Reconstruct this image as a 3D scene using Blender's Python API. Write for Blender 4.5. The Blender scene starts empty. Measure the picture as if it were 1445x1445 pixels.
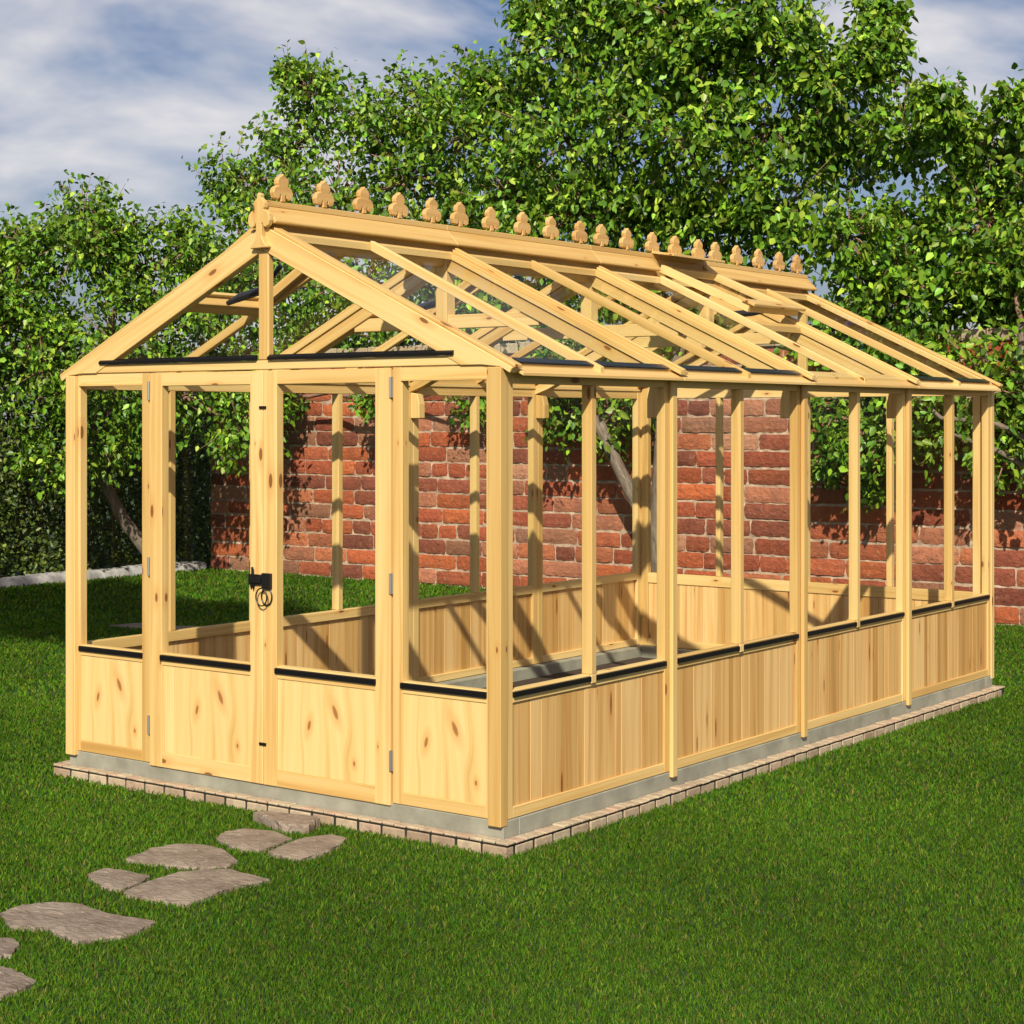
import bpy, math, random
import numpy as np
from mathutils import Vector, Matrix

random.seed(7)
rng = np.random.default_rng(7)
SC = bpy.context.scene
COL = SC.collection

# ------------------------------------------------------------------ camera, sky, sun, exposure
cam_d = bpy.data.cameras.new("camera")
cam_d.sensor_width = 36.0
cam_d.lens = 36.0 * 2532.15 / 1445.0
cam_d.shift_y = -130.9 / 1445.0
cam_d.clip_start = 0.1
cam_d.clip_end = 2000.0
cam = bpy.data.objects.new("camera", cam_d)
cam.location = (5.5461, -5.6432, 1.7104)
cam.rotation_euler = (math.radians(90), 0, 0.6395)
COL.objects.link(cam)
SC.camera = cam

SUN = Vector((0.42, -0.70, 0.60)).normalized()
SUN_EL = math.asin(SUN.z)
SUN_AZ = math.atan2(SUN.x, SUN.y)
world = bpy.data.worlds.new("World")
SC.world = world
world.use_nodes = True
nt = world.node_tree
for n in list(nt.nodes):
    nt.nodes.remove(n)
def wn(t, **k):
    n = nt.nodes.new(t)
    for a, b in k.items():
        setattr(n, a, b)
    return n
w_out = wn('ShaderNodeOutputWorld')
w_bg = wn('ShaderNodeBackground')
w_bg.inputs['Strength'].default_value = 0.058
w_sky = wn('ShaderNodeTexSky', sky_type='NISHITA', sun_disc=False)
w_sky.sun_elevation = SUN_EL
w_sky.sun_rotation = SUN_AZ
w_sky.air_density = 1.0
w_sky.dust_density = 1.6
w_sky.ozone_density = 2.2
w_tc = wn('ShaderNodeTexCoord')
w_map = wn('ShaderNodeMapping')
w_map.inputs['Scale'].default_value = (3.6, 3.6, 9.5)
w_map.inputs['Location'].default_value = (4.3, 8.1, 0.0)
w_map.inputs['Rotation'].default_value = (0.0, 0.12, 0.5)
w_n1 = wn('ShaderNodeTexNoise')
w_n1.inputs['Scale'].default_value = 1.35
w_n1.inputs['Detail'].default_value = 5.0
w_n1.inputs['Roughness'].default_value = 0.52
w_n1.inputs['Distortion'].default_value = 0.25
w_ramp = wn('ShaderNodeValToRGB')
w_ramp.color_ramp.elements[0].position = 0.465
w_ramp.color_ramp.elements[1].position = 0.66
w_ramp.color_ramp.elements[1].color = (0.85, 0.85, 0.85, 1)
w_tint = wn('ShaderNodeMix', data_type='RGBA', blend_type='MULTIPLY')
w_tint.inputs['Factor'].default_value = 1.0
w_tint.inputs['B'].default_value = (1.10, 1.06, 1.20, 1)
w_mix = wn('ShaderNodeMix', data_type='RGBA')
w_mix.inputs['B'].default_value = (13.2, 12.6, 12.4, 1)
L_ = nt.links.new
L_(w_tc.outputs['Generated'], w_map.inputs['Vector'])
L_(w_map.outputs['Vector'], w_n1.inputs['Vector'])
L_(w_n1.outputs['Fac'], w_ramp.inputs['Fac'])
L_(w_sky.outputs['Color'], w_tint.inputs['A'])
L_(w_tint.outputs['Result'], w_mix.inputs['A'])
L_(w_ramp.outputs['Color'], w_mix.inputs['Factor'])
L_(w_mix.outputs['Result'], w_bg.inputs['Color'])
L_(w_bg.outputs['Background'], w_out.inputs['Surface'])

sun_d = bpy.data.lights.new("sun", 'SUN')
sun_d.energy = 5.0
sun_d.angle = math.radians(0.6)
sun_d.color = (1.0, 0.91, 0.75)
sun = bpy.data.objects.new("sun", sun_d)
sun.rotation_euler = SUN.to_track_quat('Z', 'Y').to_euler()
sun.location = SUN * 30
COL.objects.link(sun)

SC.view_settings.view_transform = 'Standard'
SC.view_settings.look = 'None'
SC.view_settings.exposure = 0.2
SC.view_settings.gamma = 1.0
SC.view_settings.use_curve_mapping = False
SC.render.engine = 'CYCLES'
SC.cycles.transparent_max_bounces = 32
SC.cycles.max_bounces = 8
SC.cycles.use_denoising = True

# ------------------------------------------------------------------ helpers
def tag(o, label=None, cat=None, group=None, kind=None):
    if label: o['label'] = label
    if cat: o['category'] = cat
    if group: o['group'] = group
    if kind: o['kind'] = kind
    return o

def empty(name, loc=(0, 0, 0), parent=None):
    o = bpy.data.objects.new(name, None)
    o.empty_display_size = 0.2
    o.location = loc
    COL.objects.link(o)
    if parent: o.parent = parent
    return o

class MB:
    """collects solids; faces get grain-aligned UVs and one tone value per board"""
    def __init__(self):
        self.v = []; self.f = []; self.uv = []; self.tone = []
    def solid(self, verts, faces, grain=None, tone=None, fixed=False):
        base = len(self.v)
        V = [Vector(p) for p in verts]
        self.v += V
        c = sum(V, Vector()) / len(V)
        g = Vector(grain).normalized() if grain is not None else Vector((0, 0, 1))
        ou, ov = random.uniform(0, 90), random.uniform(0, 90)
        if fixed: ou = ov = 0.0
        t = random.random() if tone is None else tone
        for fc in faces:
            P = [V[i] for i in fc]
            n = Vector()
            for i in range(len(P)):
                a, b = P[i], P[(i + 1) % len(P)]
                n += Vector(((a.y - b.y) * (a.z + b.z), (a.z - b.z) * (a.x + b.x), (a.x - b.x) * (a.y + b.y)))
            if n.length < 1e-12: continue
            n.normalize()
            fcn = list(fc)
            if n.dot(sum(P, Vector()) / len(P) - c) < 0 and len(faces) == 6:
                fcn.reverse(); P.reverse(); n = -n
            gg = g - n * g.dot(n)
            if gg.length < 0.3:
                gg = n.orthogonal()
            gg.normalize(); w = n.cross(gg)
            self.f.append([base + i for i in fcn])
            self.uv.append([((p - c).dot(gg) + ou, (p - c).dot(w) + ov) for p in P])
            self.tone.append(t)
    def box(self, lo, hi, grain=None, tone=None, fixed=False):
        x0, y0, z0 = lo; x1, y1, z1 = hi
        if x0 > x1: x0, x1 = x1, x0
        if y0 > y1: y0, y1 = y1, y0
        if z0 > z1: z0, z1 = z1, z0
        if grain is None:
            d = (x1 - x0, y1 - y0, z1 - z0); k = d.index(max(d))
            grain = [(1, 0, 0), (0, 1, 0), (0, 0, 1)][k]
        v = [(x0, y0, z0), (x1, y0, z0), (x1, y1, z0), (x0, y1, z0), (x0, y0, z1), (x1, y0, z1), (x1, y1, z1), (x0, y1, z1)]
        f = [(0, 3, 2, 1), (4, 5, 6, 7), (0, 1, 5, 4), (1, 2, 6, 5), (2, 3, 7, 6), (3, 0, 4, 7)]
        self.solid(v, f, grain, tone, fixed)
        return self
    def prism(self, poly, ext, grain=None, tone=None):
        """poly: 3-D outline, ext: extrusion vector"""
        n = len(poly); e = Vector(ext)
        P = [Vector(p) for p in poly]
        nrm = Vector()
        for i in range(n):
            nrm += P[i].cross(P[(i + 1) % n])
        if nrm.dot(e) > 0: P.reverse()
        v = P + [p + e for p in P]
        f = [tuple(range(n)), tuple(range(2 * n - 1, n - 1, -1))]
        for i in range(n):
            j = (i + 1) % n
            f.append((j, i, n + i, n + j))
        V0 = len(self.f)
        # bypass the centre test for concave outlines
        if len(f) == 6:
            self.solid(v, f, grain, tone)
        else:
            self.solid(v, f, grain, tone)
        return self
    def tube(self, pts, radii, sides=7, tone=None):
        pts = [Vector(p) for p in pts]
        base = len(self.v); t = random.random() if tone is None else tone
        N = len(pts); acc = 0.0; ou = random.uniform(0, 50)
        ref = Vector((0.3, 0.9, 0.2)).normalized()
        us = []
        for i, p in enumerate(pts):
            d = (pts[min(i + 1, N - 1)] - pts[max(i - 1, 0)])
            d = d.normalized() if d.length > 1e-9 else Vector((0, 0, 1))
            a = d.cross(ref)
            if a.length < 1e-4: a = d.orthogonal()
            a.normalize(); b = d.cross(a)
            ref = b.copy() if False else ref
            if i: acc += (p - pts[i - 1]).length
            us.append(acc)
            for k in range(sides):
                an = 2 * math.pi * k / sides
                self.v.append(p + (a * math.cos(an) + b * math.sin(an)) * radii[i])
        for i in range(N - 1):
            for k in range(sides):
                k2 = (k + 1) % sides
                self.f.append([base + i * sides + k, base + (i + 1) * sides + k, base + (i + 1) * sides + k2, base + i * sides + k2])
                self.uv.append([(us[i] + ou, k * .05), (us[i + 1] + ou, k * .05), (us[i + 1] + ou, (k + 1) * .05), (us[i] + ou, (k + 1) * .05)])
                self.tone.append(t)
        for i, rev in ((0, False), (N - 1, True)):
            fc = [base + i * sides + k for k in range(sides)]
            if rev: fc.reverse()
            self.f.append(fc); self.uv.append([(0, 0)] * sides); self.tone.append(t)
        return self
    def build(self, name, mat, parent=None, bevel=0.0, smooth=False):
        me = bpy.data.meshes.new(name)
        me.from_pydata([tuple(p) for p in self.v], [], self.f)
        uvl = me.uv_layers.new(name="grain")
        flat = [c for fuv in self.uv for p in fuv for c in p]
        uvl.data.foreach_set('uv', flat)
        ca = me.color_attributes.new("tone", 'FLOAT_COLOR', 'CORNER')
        cols = []
        for fc, t in zip(self.f, self.tone):
            cols += [t, t, t, 1.0] * len(fc)
        ca.data.foreach_set('color', cols)
        me.materials.append(mat)
        if smooth:
            me.polygons.foreach_set('use_smooth', [True] * len(me.polygons))
        me.validate(); me.update()
        o = bpy.data.objects.new(name, me)
        COL.objects.link(o)
        if parent: o.parent = parent
        if bevel:
            m = o.modifiers.new("bevel", 'BEVEL')
            m.width = bevel; m.segments = 1; m.limit_method = 'ANGLE'; m.angle_limit = math.radians(40)
        return o

class NT:
    def __init__(self, name):
        self.m = bpy.data.materials.new(name); self.m.use_nodes = True
        self.t = self.m.node_tree
        self.p = self.t.nodes['Principled BSDF']; self.o = self.t.nodes['Material Output']
    def n(self, t, ins=None, **k):
        x = self.t.nodes.new(t)
        for a, b in k.items(): setattr(x, a, b)
        for a, b in (ins or {}).items():
            if hasattr(b, 'is_linked') or isinstance(b, bpy.types.NodeSocket): self.t.links.new(b, x.inputs[a])
            else: x.inputs[a].default_value = b
        return x
    def l(self, a, b): self.t.links.new(a, b)
    def noise(self, vec, scale, detail=3, rough=.5, dist=0.0):
        return self.n('ShaderNodeTexNoise', {'Vector': vec, 'Scale': scale, 'Detail': detail, 'Roughness': rough, 'Distortion': dist})
    def mapp(self, vec, scale, loc=(0, 0, 0)):
        return self.n('ShaderNodeMapping', {'Vector': vec, 'Scale': scale, 'Location': loc}).outputs[0]
    def ramp(self, fac, stops):
        r = self.n('ShaderNodeValToRGB', {'Fac': fac})
        e = r.color_ramp.elements
        e[0].position, e[0].color = stops[0][0], tuple(stops[0][1]) + (1,)
        e[1].position, e[1].color = stops[-1][0], tuple(stops[-1][1]) + (1,)
        for p, c in stops[1:-1]:
            x = e.new(p); x.color = tuple(c) + (1,)
        return r.outputs['Color']
    def mix(self, f, a, b, mode='MIX'):
        x = self.n('ShaderNodeMix', data_type='RGBA', blend_type=mode)
        for k, v in (('Factor', f), ('A', a), ('B', b)):
            if isinstance(v, bpy.types.NodeSocket): self.l(v, x.inputs[k])
            elif k == 'Factor': x.inputs[k].default_value = v
            else: x.inputs[k].default_value = tuple(v) + (1,)
        return x.outputs['Result']
    def math(self, op, a, b=0.0, clamp=False):
        x = self.n('ShaderNodeMath', operation=op, use_clamp=clamp)
        for i, v in enumerate((a, b)):
            if isinstance(v, bpy.types.NodeSocket): self.l(v, x.inputs[i])
            else: x.inputs[i].default_value = v
        return x.outputs[0]
    def bump(self, h, strength=.3, dist=.01):
        b = self.n('ShaderNodeBump', {'Height': h, 'Strength': strength, 'Distance': dist})
        self.l(b.outputs[0], self.p.inputs['Normal'])

# ------------------------------------------------------------------ materials
def mat_wood(name, light, mid, dark, var=0.35, knots=1.0, sheet=False):
    M = NT(name)
    uv = M.n('ShaderNodeUVMap', uv_map='grain').outputs[0]
    tone = M.n('ShaderNodeVertexColor', layer_name='tone').outputs['Color']
    eyes = []
    if sheet:   # two knots set in each sheet, the grain swelling round them
        for (ku, kv, ru, rv, sk) in ((.085, -.055, .032, .014, .38), (.015, .095, .025, .010, -.2), (-.12, -.16, .013, .007, .1)):
            sp = M.n('ShaderNodeSeparateXYZ', {'Vector': uv}).outputs
            du = M.math('SUBTRACT', sp[0], ku); dv = M.math('SUBTRACT', M.math('SUBTRACT', sp[1], kv), M.math('MULTIPLY', du, sk))
            a = M.math('DIVIDE', du, ru); b = M.math('DIVIDE', dv, rv)
            dist = M.math('SQRT', M.math('ADD', M.math('MULTIPLY', a, a), M.math('MULTIPLY', b, b)))
            eyes.append(dist)
            fall = M.math('POWER', 2.0, M.math('MULTIPLY', M.math('MULTIPLY', dist, dist), -.07))
            sh = M.math('MULTIPLY', M.math('MULTIPLY', dv, fall), -.72)
            cmb = M.n('ShaderNodeCombineXYZ', {'Y': sh}).outputs[0]
            uv = M.n('ShaderNodeVectorMath', {0: uv, 1: cmb}, operation='ADD').outputs[0]
    warp = M.noise(M.mapp(uv, (1.2, 5, 1)), 1.0, 2)
    wv = M.n('ShaderNodeVectorMath', {0: uv, 1: M.n('ShaderNodeVectorMath', {0: warp.outputs['Color'], 1: (0.0, 0.05, 0.0)}, operation='MULTIPLY').outputs[0]}, operation='ADD').outputs[0]
    fine = M.noise(M.mapp(wv, (2.0, 150, 1)), 1.0, 3, .6).outputs['Fac']
    rings = M.noise(M.mapp(wv, (0.55, 24 if not sheet else 15, 1)), 1.0, 3, .55, .6).outputs['Fac']
    broad = M.noise(M.mapp(uv, (0.6, 3.5, 1)), 1.0, 2).outputs['Fac']
    c = M.ramp(rings, [(0.34, dark), (0.48, mid), (0.60, light)])
    c = M.mix(M.math('MULTIPLY', fine, 0.55), c, M.mix(0.5, mid, dark))
    # board to board difference
    tcol = M.ramp(tone, [(0.0, (1 - var, 1 - var * 1.25, 1 - var * 1.7)), (0.45, (.95, .93, .9)), (1.0, (1.0 + var * .18, 1.0 + var * .3, 1.0 + var * .6))])
    c = M.mix(1.0, c, tcol, 'MULTIPLY')
    c = M.mix(M.math('MULTIPLY', broad, .25), c, tuple(x * .72 for x in mid))
    for dist in eyes:
        dj = M.math('ADD', dist, M.math('MULTIPLY', M.math('SUBTRACT', fine, .5), .7))
        halo = M.math('SUBTRACT', 1.0, M.math('DIVIDE', dj, 3.2), True)
        core = M.math('MULTIPLY', M.math('SUBTRACT', 1.0, dj), 3.0, True)
        c = M.mix(M.math('MULTIPLY', halo, .6), c, (dark[0] * .95, dark[1] * .68, dark[2] * .45))
        c = M.mix(M.math('MULTIPLY', core, .8), c, (.27, .10, .028))
    # knots
    if knots:
        kv = M.n('ShaderNodeTexVoronoi', {'Vector': M.mapp(uv, (2.6, 7.5, 1) if var < .26 else (1.5, 12, 1)), 'Scale': 1.0, 'Randomness': 0.95}, feature='F1', voronoi_dimensions='2D')
        sel = M.n('ShaderNodeSeparateColor', {'Color': kv.outputs['Color']}).outputs
        rad = M.math('MULTIPLY', M.math('GREATER_THAN', sel[0], 1 - .55 * knots), M.math('ADD', M.math('MULTIPLY', sel[1], .075), .02))
        dd = M.math('ADD', kv.outputs['Distance'], M.math('MULTIPLY', M.math('SUBTRACT', fine, .5), .03))
        halo = M.math('SUBTRACT', 1.0, M.math('DIVIDE', dd, M.math('ADD', M.math('MULTIPLY', rad, 3.2), .0001)), True)
        core = M.math('MULTIPLY', M.math('SUBTRACT', rad, dd), 60.0, True)
        c = M.mix(M.math('MULTIPLY', halo, .55), c, (dark[0] * .9, dark[1] * .62, dark[2] * .42))
        c = M.mix(M.math('MULTIPLY', core, .85), c, (.16, .055, .018))
    M.l(c, M.p.inputs['Base Color'])
    M.p.inputs['Roughness'].default_value = .5
    M.p.inputs['Specular IOR Level'].default_value = .35
    M.bump(fine, .12, .002)
    return M.m
PINE = mat_wood('pine', (.80, .585, .255), (.75, .52, .20), (.60, .35, .105), .24, .95)
PINE_BOARD = mat_wood('pine_boarding', (.79, .545, .235), (.72, .445, .165), (.54, .275, .08), .30, .8)
CARVED = mat_wood('carved_pine', (.74, .49, .20), (.66, .41, .15), (.50, .28, .09), .1, 0)
PINE_PALE = mat_wood('pale_pine_sheet', (.82, .625, .285), (.76, .545, .215), (.56, .33, .095), .10, 0, True)

def mat_plain(name, col, rough=.5, metal=0.0, ns=0.0, nscale=20, spec=.5):
    M = NT(name)
    if ns:
        tc = M.n('ShaderNodeTexCoord').outputs['Object']
        nz = M.noise(tc, nscale, 5, .6).outputs['Fac']
        c = M.ramp(nz, [(.25, tuple(x * (1 - ns) for x in col)), (.75, tuple(min(1, x * (1 + ns)) for x in col))])
        M.l(c, M.p.inputs['Base Color'])
        M.bump(nz, .25, .004)
    else:
        M.p.inputs['Base Color'].default_value = tuple(col) + (1,)
    M.p.inputs['Roughness'].default_value = rough
    M.p.inputs['Metallic'].default_value = metal
    M.p.inputs['Specular IOR Level'].default_value = spec
    return M.m
BLACK = mat_plain('black_glazing_strip', (.004, .0035, .004), .5, spec=.3)
NAVY = mat_plain('dark_navy_strip', (.004, .0045, .010), .25)
IRON = mat_plain('black_iron', (.012, .010, .010), .4, .3)
STEEL = mat_plain('zinc_steel', (.42, .42, .43), .4, .8)
ARM = mat_plain('dark_grey_metal', (.05, .05, .06), .35, .5)
CONCRETE = mat_plain('concrete', (.27, .262, .205), .9, 0, .3, 7)
SOIL = mat_plain('dark_soil', (.045, .027, .018), .95, 0, .4, 30)

def mat_glass():
    M = NT('clear_glass')
    M.t.nodes.remove(M.p)
    tr = M.n('ShaderNodeBsdfTransparent', {'Color': (.985, .993, .988, 1)})
    gl = M.n('ShaderNodeBsdfGlossy', {'Color': (1, 1, 1, 1), 'Roughness': 0.01})
    lw = M.n('ShaderNodeLayerWeight', {'Blend': .5})
    fr = M.math('ADD', M.math('MULTIPLY', M.math('POWER', lw.outputs['Facing'], 6.0), .16), .004)
    mx = M.n('ShaderNodeMixShader')
    M.l(fr, mx.inputs[0]); M.l(tr.outputs[0], mx.inputs[1]); M.l(gl.outputs[0], mx.inputs[2])
    M.l(mx.outputs[0], M.o.inputs['Surface'])
    return M.m
GLASS = mat_glass()

def mat_paver():
    M = NT('pale_pavers')
    tc = M.n('ShaderNodeTexCoord').outputs['Object']
    tone = M.n('ShaderNodeVertexColor', layer_name='tone').outputs['Color']
    c = M.ramp(tone, [(0, (.33, .23, .15)), (.3, (.44, .34, .22)), (.7, (.50, .41, .275)), (1, (.46, .32, .22))])
    nz = M.noise(tc, 26, 5, .65).outputs['Fac']
    c = M.mix(M.ramp(nz, [(.4, (0, 0, 0)), (.75, (.7, .7, .7))]), c, (.20, .14, .10))
    M.l(c, M.p.inputs['Base Color']); M.p.inputs['Roughness'].default_value = .85
    M.bump(nz, .5, .006)
    return M.m
PAVER = mat_paver()
JOINT = mat_plain('dark_joint_mortar', (.018, .02, .016), .95, 0, .3, 40)

def mat_stone():
    M = NT('flagstone')
    tc = M.n('ShaderNodeTexCoord').outputs['Object']
    n1 = M.noise(tc, 4, 6, .6, .4).outputs['Fac']
    n2 = M.noise(M.mapp(tc, (10, 24, 10)), 1.5, 5, .65, .8).outputs['Fac']
    c = M.ramp(n1, [(.3, (.16, .118, .088)), (.5, (.265, .207, .16)), (.7, (.36, .29, .23))])
    c = M.mix(M.ramp(n2, [(.60, (0, 0, 0)), (.66, (.6, .6, .6))]), c, (.46, .40, .32))
    c = M.mix(M.ramp(n2, [(.30, (.6, .6, .6)), (.40, (0, 0, 0))]), c, (.11, .085, .07))
    M.l(c, M.p.inputs['Base Color']); M.p.inputs['Roughness'].default_value = .8
    M.bump(M.math('ADD', M.math('MULTIPLY', n2, .7), n1), 1.0, .035)
    return M.m
STONE = mat_stone()

def mat_brick():
    M = NT('old_red_brick')
    tc = M.n('ShaderNodeTexCoord').outputs['Object']
    col = M.n('ShaderNodeVertexColor', layer_name='tone').outputs['Color']
    n1 = M.noise(tc, 9, 6, .65).outputs['Fac']
    n2 = M.noise(tc, 24, 6, .75, .5).outputs['Fac']
    c = M.mix(M.ramp(n1, [(.35, (.0, .0, .0)), (.7, (.75, .75, .75))]), col, M.mix(1.0, col, (.60, .62, .70), 'MULTIPLY'))
    c = M.mix(M.ramp(n2, [(.56, (0, 0, 0)), (.74, (.55, .55, .55))]), c, (.46, .33, .24))
    c = M.mix(M.ramp(n2, [(.26, (.8, .8, .8)), (.36, (0, 0, 0))]), c, (.05, .028, .02))
    M.l(c, M.p.inputs['Base Color']); M.p.inputs['Roughness'].default_value = .85
    M.bump(M.math('ADD', n2, n1), 1.0, .03)
    return M.m
BRICK = mat_brick()
MORTAR = mat_plain('lime_mortar', (.42, .30, .21), .95, 0, .6, 11)
KERB = mat_plain('white_edging_stone', (.40, .385, .37), .9, 0, .3, 16)

def mat_bark():
    M = NT('bark')
    uv = M.n('ShaderNodeUVMap', uv_map='grain').outputs[0]
    n1 = M.noise(M.mapp(uv, (9, 40, 1)), 1.0, 5, .65).outputs['Fac']
    c = M.ramp(n1, [(.3, (.075, .052, .036)), (.55, (.20, .155, .115)), (.75, (.32, .265, .21))])
    M.l(c, M.p.inputs['Base Color']); M.p.inputs['Roughness'].default_value = .85
    M.bump(n1, .6, .01)
    return M.m
BARK = mat_bark()
TWIG = mat_plain('reddish_twig_bark', (.26, .145, .10), .8, 0, .35, 12)

def mat_leaf(name, rough=.38, trans=.22, spec=.5):
    M = NT(name)
    col = M.n('ShaderNodeVertexColor', layer_name='Col').outputs['Color']
    M.l(col, M.p.inputs['Base Color']); M.p.inputs['Roughness'].default_value = rough
    M.p.inputs['Specular IOR Level'].default_value = spec
    t = M.n('ShaderNodeBsdfTranslucent', {'Color': M.mix(1.0, col, (1.5, 1.7, .7), 'MULTIPLY')})
    mx = M.n('ShaderNodeMixShader', {0: trans})
    M.l(M.p.outputs[0], mx.inputs[1]); M.l(t.outputs[0], mx.inputs[2])
    M.l(mx.outputs[0], M.o.inputs['Surface'])
    return M.m
LEAF = mat_leaf('pear_leaf', .40, .12, .32)
HEDGE = mat_leaf('privet_leaf', .45, .2)
GRASS = mat_leaf('grass_blade', .8, .15, .04)

def mat_ground():
    M = NT('lawn_ground')
    tc = M.n('ShaderNodeTexCoord').outputs['Object']
    n1 = M.noise(tc, 60, 4, .7).outputs['Fac']
    c = M.ramp(n1, [(.3, (.010, .028, .003)), (.7, (.028, .070, .006))])
    M.l(c, M.p.inputs['Base Color']); M.p.inputs['Roughness'].default_value = .9
    return M.m
GROUND = mat_ground()

# ------------------------------------------------------------------ setting: ground
gm = MB()
gm.v = [Vector(p) for p in ((-300, -300, 0), (300, -300, 0), (300, 600, 0), (-300, 600, 0))]
gm.f = [[0, 1, 2, 3]]; gm.uv = [[(0, 0)] * 4]; gm.tone = [.5]
tag(gm.build('ground', GROUND), kind='structure')

# ------------------------------------------------------------------ brick garden wall
WALL_Y = 8.72
def brick_wall():
    root = empty('brick_wall', (-3.0, WALL_Y + .15, 0))
    tag(root, 'weathered red brick garden wall with pale mortar behind the greenhouse', 'wall')
    X0, X1, H, PIT = -9.42, 3.6, 2.36, 0.157
    pal = [(.50, .125, .045), (.43, .105, .045), (.33, .095, .05), (.42, .19, .105), (.48, .16, .07), (.30, .09, .05), (.47, .235, .14), (.44, .12, .05), (.56, .15, .05), (.50, .20, .11), (.40, .10, .045)]
    V = []; F = []; C = []
    row = 0; z = 0.02
    R = random.Random(11)
    while z + .13 < H:
        x = X0 + (0.0 if row % 2 else -.23)
        wob = R.uniform(-.004, .004)
        hdr = (row % 4 == 3)
        while x < X1:
            ln = R.uniform(.43, .60) if (not hdr or R.random() < .35) else R.uniform(.20, .25)
            if R.random() < .07: ln = R.uniform(.2, .27)
            a, b = max(x, X0), min(x + ln, X1)
            if b - a > .07:
                h = PIT - .020 + R.uniform(-.007, .004)
                zz = z + R.uniform(-.004, .004) + wob
                proud = R.uniform(0, .012)
                col = R.choice(pal); k = R.uniform(.65, 1.15)
                col = (col[0] * k * 1.14, col[1] * k * 1.04, col[2] * k * .98)
                nx = max(4, int((b - a) / .05)); nz = 4
                base = len(V)
                ph = R.uniform(0, 100)
                tilt = R.uniform(-.006, .006)
                for j in range(nz + 1):
                    for i in range(nx + 1):
                        u, v = i / nx, j / nz
                        eu = min(u * nx, (1 - u) * nx); ev = min(v * nz, (1 - v) * nz)
                        edge = min(eu, ev)
                        px = a + (b - a) * u + R.uniform(-.005, .005)
                        pz = zz + h * v + R.uniform(-.004, .004) + tilt * (u - .5)
                        py = WALL_Y - proud + (0.007 if edge < .5 else 0) + R.uniform(-.0022, .0022)
                        if (i in (0, nx)) and (j in (0, nz)): py += .006; px += (.008 if i == 0 else -.008)
                        V.append((px, py, pz))
                for j in range(nz):
                    for i in range(nx):
                        q = base + j * (nx + 1) + i
                        F.append([q, q + 1, q + nx + 2, q + nx + 1]); C.append(col)
                # sides running back into the mortar
                ring = [base + i for i in range(nx + 1)] + [base + j * (nx + 1) + nx for j in range(1, nz + 1)] + \
                       [base + nz * (nx + 1) + i for i in range(nx - 1, -1, -1)] + [base + j * (nx + 1) for j in range(nz - 1, 0, -1)]
                b2 = len(V)
                for q in ring: V.append((V[q][0], WALL_Y + .05, V[q][2]))
                for i in range(len(ring)):
                    j = (i + 1) % len(ring)
                    F.append([ring[j], ring[i], b2 + i, b2 + j]); C.append(col)
            x += ln + .013 + R.uniform(-.004, .005)
        z += PIT; row += 1
    m = MB(); m.v = [Vector(p) for p in V]; m.f = F
    m.uv = [[(0, 0)] * len(f) for f in F]; m.tone = [0] * len(F)
    o = m.build('brick_face', BRICK, root, smooth=False)
    cols = []
    for f, c in zip(F, C): cols += [c[0], c[1], c[2], 1.0] * len(f)
    o.data.color_attributes['tone'].data.foreach_set('color', cols)
    o.location = -Vector(root.location)
    # mortar bed: a rippled sheet with thickness
    nx, nz = 330, 60
    V = []; F = []
    for j in range(nz + 1):
        for i in range(nx + 1):
            V.append((X0 + .004 + (X1 - X0 - .008) * i / nx, WALL_Y + .010 + R.uniform(-.006, .006), H * j / nz))
    for j in range(nz):
        for i in range(nx):
            q = j * (nx + 1) + i; F.append([q, q + 1, q + nx + 2, q + nx + 1])
    mm = MB(); mm.v = [Vector(p) for p in V]; mm.f = F; mm.uv = [[(0, 0)] * 4 for _ in F]; mm.tone = [.5] * len(F)
    mm.box((X0 + .003, WALL_Y + .022, 0), (X1 - .003, WALL_Y + .33, H - .003))
    o = mm.build('mortar_core', MORTAR, root); o.location = -Vector(root.location)
    cp = MB(); x = X0 - .02
    while x < X1:
        cp.box((x, WALL_Y - .035 + R.uniform(-.006, .006), H + .002), (x + .21, WALL_Y + .37, H + .11 + R.uniform(-.01, .01))); x += .22
    o = cp.build('coping', PAVER, root, .01); o.location = -Vector(root.location)
brick_wall()

# ------------------------------------------------------------------ stone edging along the hedge
def edging():
    R = random.Random(3)
    V = []; F = []
    ny, nt_ = 260, 9
    for j in range(ny + 1):
        y = 1.0 + (8.66 - 1.0) * j / ny
        for i in range(nt_):
            a = math.pi * i / (nt_ - 1)
            rx = .13 + R.uniform(-.006, .006); rz = .10 + R.uniform(-.007, .007) + .006 * math.sin(y * 5)
            V.append((-9.42 - .12 + rx * -math.cos(a) * -1, y, max(-.02, rz * math.sin(a) ** .4 if math.sin(a) > 0 else -.02)))
    for j in range(ny):
        for i in range(nt_ - 1):
            q = j * nt_ + i; F.append([q, q + nt_, q + nt_ + 1, q + 1])
    m = MB(); m.v = [Vector(p) for p in V]; m.f = F; m.uv = [[(0, 0)] * 4 for _ in F]; m.tone = [.5] * len(F)
    tag(m.build('stone_edging', KERB, smooth=True), 'low rough whitish stone edging between the lawn and the dark hedge', 'edging')
edging()

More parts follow.
